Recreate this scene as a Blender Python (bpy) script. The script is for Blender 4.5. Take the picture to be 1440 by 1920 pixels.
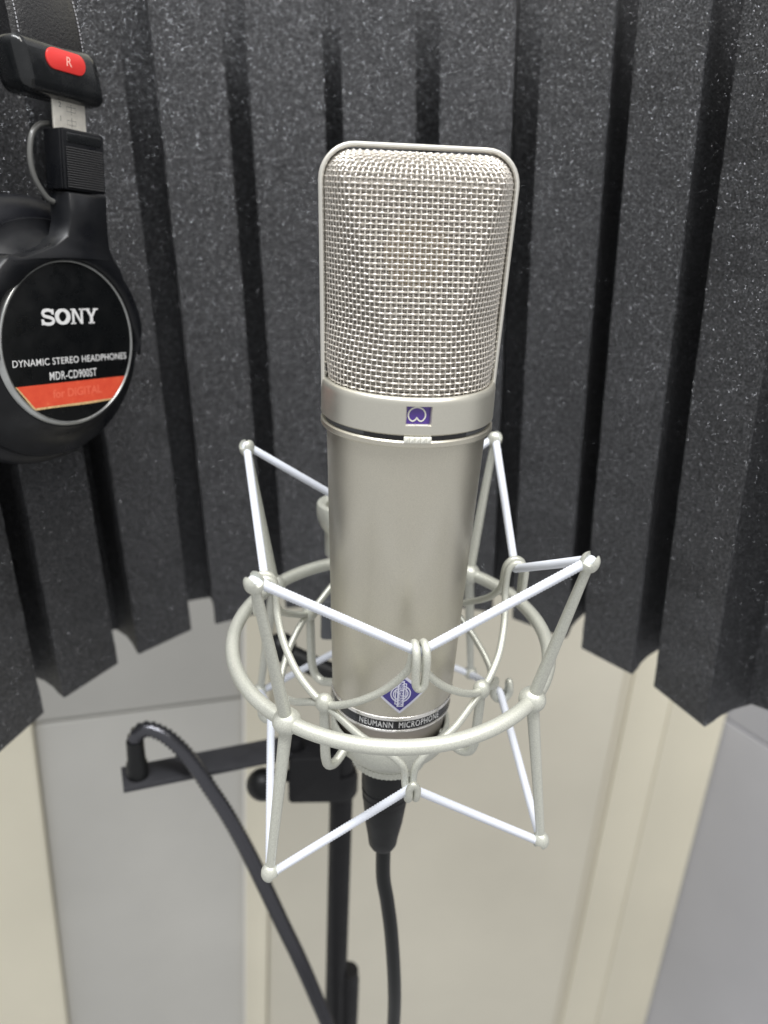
import bpy, math, random
import numpy as np
from mathutils import Vector, Matrix
PI = math.pi
S = 0.001                                    # all numbers below are millimetres
rnd = random.Random(7)
scn = bpy.context.scene
for o in list(bpy.data.objects): bpy.data.objects.remove(o)
COL = scn.collection

# ------------------------------------------------------------------ camera
cam = bpy.data.cameras.new('camera'); camo = bpy.data.objects.new('camera', cam); COL.objects.link(camo)
F = 1527.2
cam.sensor_fit = 'VERTICAL'; cam.sensor_height = 36.0; cam.sensor_width = 27.0
cam.lens = 36.0 * F / 1920
cam.clip_start = 0.005; cam.clip_end = 20
pit, rol, yaw = 0.385855, -0.045285, -0.081379
CAM = Vector((-26.957, -257.455, 69.293))
Mc = Matrix.Rotation(yaw, 3, 'Z') @ Matrix.Rotation(-pit, 3, 'X') @ Matrix.Rotation(rol, 3, 'Y')
M4 = (Mc @ Matrix.Rotation(PI/2, 3, 'X')).to_4x4()
M4.translation = CAM * S
camo.matrix_world = M4
cam.dof.use_dof = True; cam.dof.focus_distance = 0.262; cam.dof.aperture_fstop = cam.lens / 3.3
scn.camera = camo

# ------------------------------------------------------------------ world and lamps
w = bpy.data.worlds.new('World'); scn.world = w; w.use_nodes = True
bg = w.node_tree.nodes['Background']; bg.inputs[0].default_value = (0.985, 0.99, 1.0, 1); bg.inputs[1].default_value = 0.60
def area(name, loc, target, sx, sy, power, col=(1, 1, 1)):
    l = bpy.data.lights.new(name, 'AREA'); l.shape = 'RECTANGLE'; l.size = sx; l.size_y = sy; l.energy = power; l.color = col
    o = bpy.data.objects.new(name, l); COL.objects.link(o); o.location = loc
    o.rotation_euler = (Vector(target) - Vector(loc)).to_track_quat('-Z', 'Y').to_euler()
    return o
area('ceiling_lamp', (-0.25, -0.45, 1.35), (0, 0.05, 0), 1.3, 0.30, 31, (0.97, 0.985, 1.0))
area('ceiling_lamp', (0.55, -0.55, 1.30), (0, 0.05, 0), 0.30, 1.2, 15, (1.0, 0.97, 0.93))
scn.view_settings.view_transform = 'Standard'; scn.view_settings.look = 'None'
scn.view_settings.exposure = 0.0; scn.view_settings.gamma = 1.0
scn.render.engine = 'CYCLES'
scn.render.resolution_x = 768; scn.render.resolution_y = 1024

# ------------------------------------------------------------------ materials
class NT:
    def __init__(s, name):
        s.m = bpy.data.materials.new(name); s.m.use_nodes = True; s.t = s.m.node_tree
        s.b = s.t.nodes['Principled BSDF']; s.out = s.t.nodes['Material Output']
        s.co = s.t.nodes.new('ShaderNodeTexCoord')
    def n(s, typ, **kw):
        nd = s.t.nodes.new(typ)
        for k, v in kw.items():
            if k.startswith('i_'): nd.inputs[k[2:].replace('_', ' ')].default_value = v
            else: setattr(nd, k, v)
        return nd
    def l(s, a, b): s.t.links.new(a, b)
    def noise(s, scale, detail=3, rough=.5, stretch=None):
        nd = s.n('ShaderNodeTexNoise'); nd.inputs['Scale'].default_value = scale
        nd.inputs['Detail'].default_value = detail; nd.inputs['Roughness'].default_value = rough
        if stretch:
            mp = s.n('ShaderNodeMapping'); mp.inputs['Scale'].default_value = stretch
            s.l(s.co.outputs['Object'], mp.inputs[0]); s.l(mp.outputs[0], nd.inputs['Vector'])
        else: s.l(s.co.outputs['Object'], nd.inputs['Vector'])
        return nd.outputs[0]
    def ramp(s, src, stops):
        r = s.n('ShaderNodeValToRGB'); e = r.color_ramp.elements
        while len(e) < len(stops): e.new(0.5)
        for i, (p, c) in enumerate(stops):
            e[i].position = p; e[i].color = (*c, 1) if not isinstance(c, (int, float)) else (c, c, c, 1)
        s.l(src, r.inputs[0]); return r.outputs[0]
    def bump(s, src, strength, dist):
        b = s.n('ShaderNodeBump'); b.inputs['Strength'].default_value = strength; b.inputs['Distance'].default_value = dist
        s.l(src, b.inputs['Height']); return b.outputs[0]
def simple(name, col, rough=.5, metal=0., coat=0., bump=None, var=None, sheen=0., roughvar=None, spec=.5):
    t = NT(name); b = t.b
    b.inputs['Base Color'].default_value = (*col, 1); b.inputs['Roughness'].default_value = rough
    b.inputs['Metallic'].default_value = metal; b.inputs['Coat Weight'].default_value = coat
    b.inputs['Specular IOR Level'].default_value = spec
    if sheen: b.inputs['Sheen Weight'].default_value = sheen
    if var:
        sc, amt = var; f = t.noise(sc, 4, .6)
        t.l(t.ramp(f, [(.3, tuple(c*(1-amt) for c in col)), (.7, tuple(min(1, c*(1+amt)) for c in col))]), b.inputs['Base Color'])
    if bump:
        sc, st, di = bump; t.l(t.bump(t.noise(sc, 3, .6), st, di), b.inputs['Normal'])
    if roughvar:
        sc, lo, hi = roughvar; t.l(t.ramp(t.noise(sc, 4, .6), [(.35, lo), (.65, hi)]), b.inputs['Roughness'])
    return t.m

def satin(name, col, metal, rough, grain, gs=3500):
    """painted / blasted metal: a flake grain in colour and relief"""
    t = NT(name); b = t.b
    g = t.noise(gs, 2, .5)
    lo = tuple(c*(1-grain) for c in col); hi = tuple(min(1, c*(1+grain)) for c in col)
    t.l(t.ramp(g, [(.3, lo), (.7, hi)]), b.inputs['Base Color'])
    b.inputs['Metallic'].default_value = metal
    t.l(t.ramp(t.noise(60, 4, .6), [(.3, rough-.04), (.7, rough+.05)]), b.inputs['Roughness'])
    t.l(t.bump(g, .25, .00006), b.inputs['Normal'])
    return t.m
M = {}
M['body'] = satin('satin_nickel', (0.60, 0.57, 0.485), .92, .42, .07)
M['collar'] = satin('satin_nickel_collar', (0.62, 0.60, 0.525), .8, .38, .04)
M['frame'] = satin('satin_nickel_frame', (0.72, 0.70, 0.64), .55, .40, .03)
M['wire'] = simple('nickel_wire', (0.76, 0.72, 0.66), .30, .8)
M['wire2'] = simple('nickel_inner_gauze', (0.52, 0.485, 0.44), .45, .7)
M['mount'] = satin('pearl_grey_lacquer', (0.56, 0.565, 0.50), .4, .40, .13, 2400)
M['chrome'] = simple('bright_ring', (0.82, 0.80, 0.76), .22, .9)
M['black'] = simple('black_enamel', (0.012, 0.012, 0.014), .3, roughvar=(300, .22, .4))
M['slotgrey'] = simple('dark_grey_slot', (0.10, 0.105, 0.115), .45, .3)
M['dark_metal'] = simple('brown_grey_metal', (0.30, 0.27, 0.24), .35, .9)
M['violet'] = simple('violet_enamel', (0.03, 0.02, 0.19), .22, coat=.6)
M['window'] = simple('violet_window', (0.07, 0.025, 0.26), .22, coat=.8)
M['silver'] = simple('silver_relief', (0.62, 0.62, 0.72), .35, .3)
M['print'] = simple('silver_print', (0.72, 0.72, 0.72), .5, .0)
M['ivory'] = simple('ivory_plastic', (0.75, 0.74, 0.66), .4)
M['gold'] = simple('gold_diaphragm', (0.50, 0.36, 0.15), .3, .9)
M['capsule'] = simple('dark_capsule', (0.05, 0.05, 0.05), .5)
M['cord'] = simple('white_elastic', (0.70, 0.73, 0.80), .75, bump=(2200, .35, .0002), sheen=.3)
M['rubber'] = simple('black_rubber', (0.008, 0.0085, 0.009), .4, spec=.3, roughvar=(200, .35, .5), bump=(1500, .2, .0001))
M['stand'] = simple('black_stand_paint', (0.006, 0.006, 0.007), .4, spec=.3, roughvar=(120, .38, .55))
M['bar'] = simple('dark_steel_bar', (0.045, 0.045, 0.05), .5, .3, roughvar=(120, .42, .6))
M['goose'] = simple('gooseneck_black', (0.09, 0.09, 0.10), .24, .8)
M['hpblack'] = simple('headphone_black_plastic', (0.005, 0.0055, 0.007), .34, spec=.32, roughvar=(90, .25, .5), bump=(900, .08, .0001))
M['hpgloss'] = simple('headphone_worn_gloss', (0.010, 0.011, 0.012), .2, roughvar=(160, .14, .36))
M['plate'] = simple('black_name_plate', (0.004, 0.0045, 0.005), .3, roughvar=(120, .18, .5), spec=.2)
M['rib'] = simple('worn_grip_rib', (0.05, 0.05, 0.052), .3)
M['trim'] = simple('worn_silver_trim', (0.50, 0.51, 0.50), .3, .85, var=(120, .18))
M['leather'] = simple('black_leather', (0.011, 0.011, 0.012), .36, bump=(1100, .7, .0004), roughvar=(200, .3, .5))
M['stitch'] = simple('grey_stitching', (0.35, 0.35, 0.37), .8)
M['red'] = simple('red_marker', (0.70, 0.045, 0.04), .32)
M['redprint'] = simple('worn_letter', (0.85, 0.45, 0.38), .5)
M['ghost'] = simple('faded_print', (0.80, 0.16, 0.09), .5)
M['slider'] = simple('brushed_steel', (0.86, 0.83, 0.75), .4, .35, var=(400, .08))
M['engrave'] = simple('engraved_mark', (0.20, 0.19, 0.17), .6)
M['pad'] = simple('ear_pad_vinyl', (0.005, 0.0055, 0.008), .42, spec=.3, bump=(500, .3, .0003))
M['cable'] = simple('black_cable_jacket', (0.005, 0.006, 0.006), .34, spec=.3)
M['thin'] = simple('dark_grey_lead', (0.10, 0.10, 0.095), .38, coat=.3)

def sticker():
    t = NT('orange_red_sticker'); b = t.b
    n = t.noise(250, 4, .7)
    t.l(t.ramp(n, [(.3, (0.66, 0.065, 0.03)), (.62, (0.72, 0.09, 0.04)), (.8, (0.80, 0.22, 0.10))]), b.inputs['Base Color'])
    b.inputs['Roughness'].default_value = .5; return t.m
M['sticker'] = sticker()
M['stickeredge'] = simple('worn_sticker_edge', (0.62, 0.42, 0.20), .7, var=(900, .35))

def foam_mat():
    t = NT('charcoal_foam'); b = t.b; nt = t.t
    fine = t.noise(1100, 4, .8); med = t.noise(380, 2, .5)
    add = t.n('ShaderNodeMath', operation='ADD'); t.l(fine, add.inputs[0]); t.l(med, add.inputs[1])
    big = t.noise(14, 3, .5)
    mul = t.n('ShaderNodeMixRGB', blend_type='MULTIPLY'); mul.inputs[0].default_value = 1
    t.l(t.ramp(fine, [(.38, (0.006, 0.0065, 0.008)), (.51, (0.024, 0.0245, 0.027)), (.66, (0.14, 0.141, 0.149))]), mul.inputs[1])
    t.l(t.ramp(big, [(.3, .85), (.7, 1.12)]), mul.inputs[2])
    t.l(mul.outputs[0], b.inputs['Base Color'])
    b.inputs['Roughness'].default_value = .62
    bn = t.n('ShaderNodeBump'); bn.inputs['Strength'].default_value = .9; bn.inputs['Distance'].default_value = .0012
    t.l(add.outputs[0], bn.inputs['Height']); t.l(bn.outputs[0], b.inputs['Normal'])
    # open-cell facets that glint: sparse cells with a tilted glossy face
    vo = t.n('ShaderNodeTexVoronoi'); vo.inputs['Scale'].default_value = 3300; t.l(t.co.outputs['Object'], vo.inputs['Vector'])
    sep = t.n('ShaderNodeSeparateColor'); t.l(vo.outputs['Color'], sep.inputs[0])
    gt = t.n('ShaderNodeMath', operation='GREATER_THAN'); gt.inputs[1].default_value = .58; t.l(sep.outputs[0], gt.inputs[0])
    ds = t.n('ShaderNodeMath', operation='LESS_THAN'); ds.inputs[1].default_value = .38; t.l(vo.outputs['Distance'], ds.inputs[0])
    mk = t.n('ShaderNodeMath', operation='MULTIPLY'); t.l(gt.outputs[0], mk.inputs[0]); t.l(ds.outputs[0], mk.inputs[1])
    wn = t.n('ShaderNodeTexWhiteNoise', noise_dimensions='3D'); t.l(vo.outputs['Position'], wn.inputs['Vector'])
    sub = t.n('ShaderNodeVectorMath', operation='SUBTRACT'); sub.inputs[1].default_value = (.5, .5, .5); t.l(wn.outputs['Color'], sub.inputs[0])
    scv = t.n('ShaderNodeVectorMath', operation='SCALE'); scv.inputs['Scale'].default_value = 2.2; t.l(sub.outputs[0], scv.inputs[0])
    ge = t.n('ShaderNodeNewGeometry')
    ad = t.n('ShaderNodeVectorMath', operation='ADD'); t.l(ge.outputs['Normal'], ad.inputs[0]); t.l(scv.outputs[0], ad.inputs[1])
    no = t.n('ShaderNodeVectorMath', operation='NORMALIZE'); t.l(ad.outputs[0], no.inputs[0])
    gl = t.n('ShaderNodeBsdfAnisotropic'); gl.inputs['Color'].default_value = (.28, .285, .30, 1); gl.inputs['Roughness'].default_value = .27
    t.l(no.outputs[0], gl.inputs['Normal'])
    mx = t.n('ShaderNodeMixShader'); t.l(mk.outputs[0], mx.inputs[0]); t.l(b.outputs[0], mx.inputs[1]); t.l(gl.outputs[0], mx.inputs[2])
    t.l(mx.outputs[0], t.out.inputs['Surface'])
    return t.m
M['foam'] = foam_mat()
M['wallgrey'] = simple('grey_panel_paint', (0.51, 0.50, 0.465), .55, var=(6, .05), roughvar=(30, .5, .6))
M['wallcream'] = simple('cream_frame_paint', (0.75, 0.705, 0.565), .5, var=(6, .04))
M['wallbeige'] = simple('beige_panel_paint', (0.66, 0.625, 0.52), .5, var=(5, .05))
M['walllav'] = simple('pale_grey_side_panel', (0.50, 0.50, 0.53), .5, var=(5, .05))
M['joint'] = simple('joint_shadow_gap', (0.62, 0.58, 0.47), .6)

# ------------------------------------------------------------------ builders
class MB:
    def __init__(s): s.v = []; s.f = []
    def add(s, vs, fs):
        o = len(s.v); s.v += [tuple(v) for v in vs]; s.f += [tuple(i+o for i in f) for f in fs]
    def xf(s, fn): s.v = [tuple(fn(*v)) for v in s.v]; return s
    def build(s, name, mat, parent=None, smooth=True, sharp=35, mats=None, fm=None):
        me = bpy.data.meshes.new(name)
        me.from_pydata([(x*S, y*S, z*S) for x, y, z in s.v], [], s.f)
        me.materials.append(M[mat])
        if smooth:
            me.polygons.foreach_set('use_smooth', [True]*len(me.polygons))
            if sharp: me.set_sharp_from_angle(angle=math.radians(sharp))
        me.validate(); me.update()
        o = bpy.data.objects.new(name, me); COL.objects.link(o)
        if parent: o.parent = parent
        return o
def lathe(mb, prof, seg=64, c=(0, 0), closed=False):
    n = len(prof); vs = []; fs = []
    for r, z in prof:
        for k in range(seg):
            a = 2*PI*k/seg; vs.append((c[0]+r*math.cos(a), c[1]+r*math.sin(a), z))
    for i in range(n-1 + (1 if closed else 0)):
        j = (i+1) % n
        for k in range(seg):
            q = (k+1) % seg; fs.append((i*seg+k, i*seg+q, j*seg+q, j*seg+k))
    mb.add(vs, fs); return mb
def cap_lathe(mb, prof, seg=64, c=(0, 0)):
    return lathe(mb, [(0.001, prof[0][1])]+list(prof)+[(0.001, prof[-1][1])], seg, c)
def catmull(P, k=6, closed=False):
    P = [Vector(p) for p in P]; n = len(P); out = []
    rng = n if closed else n-1
    for i in range(rng):
        g = (lambda j: P[j % n]) if closed else (lambda j: P[min(max(j, 0), n-1)])
        p0, p1, p2, p3 = g(i-1), g(i), g(i+1), g(i+2)
        for j in range(k):
            t = j/k
            out.append(0.5*((2*p1)+(p2-p0)*t+(2*p0-5*p1+4*p2-p3)*t*t+(3*p1-3*p2+p3-p0)*t**3))
    if not closed: out.append(P[-1])
    return out
def resample(P, step, closed=False):
    P = [Vector(p) for p in P]
    if closed: P = P+[P[0]]
    L = [0]
    for a, b in zip(P, P[1:]): L.append(L[-1]+(b-a).length)
    n = max(2, int(L[-1]/step)); out = []; j = 0
    for i in range(n if closed else n+1):
        d = L[-1]*i/n
        while j < len(L)-2 and L[j+1] < d: j += 1
        t = (d-L[j])/max(1e-9, L[j+1]-L[j]); out.append(P[j].lerp(P[j+1], t))
    return out
def tube(mb, P, r, seg=10, closed=False, caps=True, slant=0.0, flat=None):
    P = [Vector(p) for p in P]; n = len(P)
    R = r if callable(r) else (lambda i: (r[i] if isinstance(r, (list, tuple)) else r))
    T = []
    for i in range(n):
        a = P[(i-1) % n] if closed else P[max(i-1, 0)]; b = P[(i+1) % n] if closed else P[min(i+1, n-1)]
        T.append((b-a).normalized())
    up = Vector((0, 0, 1)) if abs(T[0].z) < .9 else Vector((1, 0, 0))
    N = (up-T[0]*up.dot(T[0])).normalized(); vs = []
    for i in range(n):
        N = (N-T[i]*N.dot(T[i])).normalized(); B = T[i].cross(N)
        for k in range(seg):
            a = 2*PI*k/seg; rr = R(i); cx, sx = math.cos(a)*rr, math.sin(a)*rr
            vs.append(P[i]+N*cx+B*sx+T[i]*(slant*math.cos(a)))
    fs = []
    for i in range(n if closed else n-1):
        j = (i+1) % n
        for k in range(seg):
            q = (k+1) % seg; fs.append((i*seg+k, i*seg+q, j*seg+q, j*seg+k))
    if caps and not closed:
        fs.append(tuple(range(seg))[::-1]); fs.append(tuple((n-1)*seg+k for k in range(seg)))
    mb.add(vs, fs); return mb
def ball(mb, c, r, seg=24, rings=16, sx=(1, 1, 1), axis=None, fn=None):
    c = Vector(c); q = Vector((0, 0, 1)).rotation_difference(Vector(axis).normalized()) if axis is not None else None
    vs = []; fs = []
    for i in range(rings+1):
        ph = PI*i/rings
        for k in range(seg):
            a = 2*PI*k/seg; v = Vector((math.sin(ph)*math.cos(a)*sx[0], math.sin(ph)*math.sin(a)*sx[1], math.cos(ph)*sx[2]))*r
            if fn: v = fn(v)
            if q: v = q @ v
            vs.append(c+v)
    for i in range(rings):
        for k in range(seg):
            p = (k+1) % seg; fs.append((i*seg+k, (i+1)*seg+k, (i+1)*seg+p, i*seg+p))
    mb.add(vs, fs); return mb
def box(mb, x0, x1, y0, y1, z0, z1, bev=0):
    if bev <= 0:
        v = [(x, y, z) for z in (z0, z1) for x, y in ((x0, y0), (x1, y0), (x1, y1), (x0, y1))]
        mb.add(v, [(3, 2, 1, 0), (4, 5, 6, 7), (0, 1, 5, 4), (1, 2, 6, 5), (2, 3, 7, 6), (3, 0, 4, 7)]); return mb
    return prism(mb, rrect(x0, x1, y0, y1, bev, 4), z0, z1, bev*.5)
def rrect(x0, x1, y0, y1, r, k=6):
    out = []
    for cx, cy, a0 in ((x1-r, y0+r, -90), (x1-r, y1-r, 0), (x0+r, y1-r, 90), (x0+r, y0+r, 180)):
        for i in range(k+1):
            a = math.radians(a0+90*i/k); out.append((cx+r*math.cos(a), cy+r*math.sin(a)))
    return out
def inset(poly, d):
    n = len(poly); out = []
    for i in range(n):
        a, b, c = Vector(poly[i-1]), Vector(poly[i]), Vector(poly[(i+1) % n])
        e1 = (b-a); e2 = (c-b)
        e1 = e1.normalized() if e1.length > 1e-9 else e2.normalized(); e2 = e2.normalized() if e2.length > 1e-9 else e1
        n1 = Vector((-e1.y, e1.x)); n2 = Vector((-e2.y, e2.x)); m = (n1+n2)
        m = m/max(.3, m.length_squared)*2 if m.length > 1e-6 else n1
        out.append(tuple(b+m*d))
    return out
def prism(mb, poly, z0, z1, bev=0):
    """closed counter-clockwise outline extruded along z, top edge chamfered"""
    n = len(poly)
    rings = [(poly, z0)] + ([(poly, z1-bev), (inset(poly, bev*.3), z1-bev*.3), (inset(poly, bev), z1)] if bev else [(poly, z1)])
    vs = [(x, y, z) for p, z in rings for x, y in p]; fs = []
    for i in range(len(rings)-1):
        for k in range(n):
            q = (k+1) % n; fs.append((i*n+k, i*n+q, (i+1)*n+q, (i+1)*n+k))
    fs.append(tuple(range(n))[::-1]); fs.append(tuple((len(rings)-1)*n+k for k in range(n)))
    mb.add(vs, fs); return mb
def ribbon(mb, P, wd, z0, z1, closed=False):
    """2-D stroke of width wd (number or list) extruded from z0 to z1"""
    P = [Vector(p) for p in P]; n = len(P); L = []; Rr = []
    for i in range(n):
        a = P[(i-1) % n] if closed else P[max(i-1, 0)]; b = P[(i+1) % n] if closed else P[min(i+1, n-1)]
        t = (b-a).normalized(); nn = Vector((-t.y, t.x)); h = (wd[i] if isinstance(wd, (list, tuple)) else wd)/2
        L.append(P[i]+nn*h); Rr.append(P[i]-nn*h)
    vs = []
    for i in range(n): vs += [(L[i].x, L[i].y, z0), (Rr[i].x, Rr[i].y, z0), (Rr[i].x, Rr[i].y, z1), (L[i].x, L[i].y, z1)]
    fs = []
    for i in range(n if closed else n-1):
        a = i*4; b = ((i+1) % n)*4
        fs += [(a+3, a+2, b+2, b+3), (a, a+3, b+3, b), (a+2, a+1, b+1, b+2), (a+1, a, b, b+1)]
    if not closed: fs += [(0, 1, 2, 3), (n*4-1, n*4-2, n*4-3, n*4-4)]
    mb.add(vs, fs); return mb
def text_mb(txt, size, ext, bold=0.0, space=1.0, shear=0.0, sx=1.0):
    cu = bpy.data.curves.new('t', 'FONT'); cu.body = txt; cu.size = size; cu.extrude = ext; cu.offset = bold
    cu.align_x = 'CENTER'; cu.align_y = 'CENTER'; cu.space_character = space; cu.resolution_u = 4; cu.shear = shear
    o = bpy.data.objects.new('t', cu); COL.objects.link(o)
    me = bpy.data.meshes.new_from_object(o.evaluated_get(bpy.context.evaluated_depsgraph_get()))
    mb = MB(); mb.add([(v.co.x*sx, v.co.y, v.co.z) for v in me.vertices], [tuple(p.vertices) for p in me.polygons])
    bpy.data.objects.remove(o); bpy.data.curves.remove(cu); bpy.data.meshes.remove(me)
    return mb
def empty(name, label, cat, mat4=None):
    o = bpy.data.objects.new(name, None); COL.objects.link(o); o.empty_display_size = .01
    if mat4 is not None: o.matrix_world = mat4
    o['label'] = label; o['category'] = cat; return o

# ------------------------------------------------------------------ walls of the booth behind
def wall_section(name, x, y, ang, parts):
    """upright wall; local x runs along the wall, local y goes into it"""
    m = Matrix.Translation(Vector((x, y, 0))*S) @ Matrix.Rotation(math.radians(1.2), 4, 'Y') @ Matrix.Rotation(ang, 4, 'Z')
    root = bpy.data.objects.new(name, None); COL.objects.link(root); root.matrix_world = m; root['kind'] = 'structure'
    for nm, mat, x0, x1, y0, y1, z0, z1 in parts:
        mb = MB(); prism(mb, rrect(x0, x1, z0, z1, 2.5, 3), 0, 1, 0)
        # turn (x, z, depth) upright with a rounded front edge
        mb = MB(); prism(mb, rrect(x0, x1, z0, z1, 2.0, 3), -y1, -y0, 1.6)
        mb.xf(lambda a, b, c: (a, -c, b)); o = mb.build(nm, mat, root, sharp=30)
    return root
Z0, Z1 = -1500, 900
wall_section('wall_left', -84, 412, math.radians(14), [
    ('wall_panel', 'wallgrey', -196, -8, 3, 30, Z0, -402),
    ('wall_panel', 'wallgrey', -196, -8, 3, 30, -399.5, Z1),
    ('wall_frame', 'wallcream', -560, -197, -4, 30, Z0, Z1),
])
wall_section('wall_back', -84, 412, math.radians(0), [
    ('wall_frame', 'wallcream', -7, 18, -4, 30, Z0, Z1),
    ('wall_panel', 'wallbeige', 19, 366, 0, 30, Z0, Z1),
    ('wall_joint', 'joint', 366.2, 376, 2.5, 30, Z0, Z1),
    ('wall_frame', 'wallcream', 376.2, 420, 0, 30, Z0, Z1),
    ('wall_frame', 'wallcream', 420.2, 482, -.3, 30, Z0, Z1),
])
wall_section('wall_right', 402, 412, math.radians(-62), [
    ('wall_panel', 'walllav', -9, 420, -2, 30, Z0, -430),
    ('wall_panel', 'walllav', -9, 420, -2, 30, -428, Z1),
])

# ------------------------------------------------------------------ ridged foam panel
FU = Vector((-0.05792516, -0.00199975, 0.99831893))
FX = Vector((0.99648746, -0.06069405, 0.05769732)); FY = FU.cross(FX)
FM = Matrix((FX, FY, FU)).transposed().to_4x4(); FM.translation = (CAM - FU*250)*S
foam = empty('acoustic_foam_panel', 'curved charcoal acoustic foam panel with tall ridges behind the microphone', 'acoustic foam', FM)
LR = [((-196, 263), (-191, 297)), ((-186.5, 311), (-176, 345)), ((-170.2, 357.6), (-151.5, 389.3)), ((-142.6, 399.5), (-118, 425.4)),
      ((-105.1, 431.9), (-74.4, 445.9)), ((-63.9, 449), (-27.4, 455.5)), ((-18.9, 456), (18.2, 454.6)), ((29.8, 453), (64.5, 440)),
      ((75.6, 433), (103.5, 409)), ((110, 398.5), (131.2, 371.6)), ((139.3, 360.5), (153.3, 325.6)), ((180, 301), (189, 266))]
ZT = 340
def jag(i, k, amp=.35): return rnd.uniform(-amp, amp)
flo = []
for L, R in LR:
    L = Vector(L); R = Vector(R); tv = (R-L).normalized(); nv = Vector((-tv.y, tv.x))
    poly = [L-tv*0, L+tv*.5-nv*.45, R-tv*.5-nv*.45, R, R+nv*6-tv*1.2, R+nv*13-tv*3.6, R+nv*22-tv*5, R+nv*38-tv*5.5, L+nv*38+tv*5.5, L+nv*22+tv*5, L+nv*13+tv*3.6, L+nv*6+tv*1.2]
    # finely subdivided outline with slightly uneven cut edges
    mb = MB(); nz = 60; n = len(poly); vs = []; fs = []
    for i in range(nz+1):
        z = ZT*i/nz
        for p in poly:
            vs.append((p.x+rnd.uniform(-.22, .22), p.y+rnd.uniform(-.22, .22), z+(rnd.uniform(-.55, .55) if i in (0, nz) else 0)))
    for i in range(nz):
        for k in range(n):
            q = (k+1) % n; fs.append((i*n+k, i*n+q, (i+1)*n+q, (i+1)*n+k))
    fs.append(tuple(range(n))[::-1]); fs.append(tuple(nz*n+k for k in range(n)))
    mb.add(vs, fs); mb.build('foam_ridge', 'foam', foam, sharp=28)
    flo.append((L+nv*32+tv*5, R+nv*32-tv*5, nv))
front = []
for i, (a, b, nv) in enumerate(flo):
    front += [a, b]
    if i < len(flo)-1:
        c = flo[i+1][0]; nn = (nv+flo[i+1][2]).normalized()
        for t in (.2, .4, .6, .8):
            front.append(b.lerp(c, t)+nn*3.5*math.sin(PI*t))
back = [a+nv*16 for (a, b, nv) in flo for a in (a, b)]
poly = [tuple(p) for p in front]+[tuple(p) for p in reversed(back)]
mb = MB(); n = len(front)
vs = [(p.x, p.y, z) for z in (1.2, ZT-1.2) for p in front]; k = len(vs)
fs = [(i, i+1, n+i+1, n+i) for i in range(n-1)]
m2 = len(back); vs += [(p.x, p.y, z) for z in (1.2, ZT-1.2) for p in back]
fs += [(k+i+1, k+i, k+m2+i, k+m2+i+1) for i in range(m2-1)]
mb.add(vs, fs)
# bottom and top strips between front and back outlines
def strip(z, flip):
    F_ = [(p.x, p.y, z) for p in resample([Vector((q.x, q.y, 0)) for q in front], 4)]
    vs = []; fs = []
    per = 0
    bi = 0; vs = []
    for i, (a, b, nv) in enumerate(flo):
        fr = [a, b]
        if i < len(flo)-1:
            c = flo[i+1][0]; nn = (nv+flo[i+1][2]).normalized()
            fr += [b.lerp(c, t)+nn*3.5*math.sin(PI*t) for t in (.2, .4, .6, .8)]
        for p in fr: vs.append((p, p+nv*16))
    W = []; G = []
    for p, q in vs: W += [(p.x, p.y, z), (q.x, q.y, z)]
    for i in range(len(vs)-1): G.append((2*i, 2*i+2, 2*i+3, 2*i+1) if flip else (2*i, 2*i+1, 2*i+3, 2*i+2))
    mb.add(W, G)
strip(1.2, False); strip(ZT-1.2, True)
mb.build('foam_backing', 'foam', foam, sharp=28)

# a few lint fibres caught on the foam
mb = MB()
for k in range(26):
    i = rnd.randrange(1, 11); L, R = [Vector(p) for p in LR[i]]; t = rnd.uniform(.1, .9); p = L.lerp(R, t); nv = Vector((-(R-L).y, (R-L).x)).normalized()
    z = rnd.uniform(10, 300); ang = rnd.uniform(0, PI); ln = rnd.uniform(.8, 2.4) if k > 2 else 4.2; d = (R-L).normalized()*math.cos(ang)
    P = [Vector((p.x, p.y, z))+Vector((d.x, d.y, math.sin(ang)))*ln*u+Vector((-nv.x, -nv.y, 0))*(.6+.35*math.sin(u*PI)) for u in (0, .35, .7, 1)]
    tube(mb, P, .07, 4)
lint = mb.build('lint', 'stitch', foam, smooth=False); lint['kind'] = 'stuff'

# ------------------------------------------------------------------ microphone
mic = empty('studio_microphone', 'champagne nickel large diaphragm studio microphone with woven wire head, upright in its cradle', 'microphone')
HC, HH, RB, LB, PSI = 11.35, 68.08, 22.33, 105.4, 0.028
RT = 25.97
# turn everything that has a front by PSI about z
def turn(x, y, z, a=PSI): return (x*math.cos(a)-y*math.sin(a), x*math.sin(a)+y*math.cos(a), z)
def front_pt(r, a, z): return (r*math.sin(a), -r*math.cos(a), z)          # a = angle from the front, to the right
# body tube
mb = MB(); lathe(mb, [(24, -1.6), (27.4, -1.75), (27.95, -2.2), (27.95, -3.5), (27.6, -4.0), (RT+.1, -4.1), (RT, -4.8)]+[(RT+(RB-RT)*t, -4.8+(-LB+1.6+4.8)*t) for t in (.02, .25, .5, .75, .98, 1)], 128)
mb.build('body_tube', 'body', mic, sharp=30)
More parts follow.
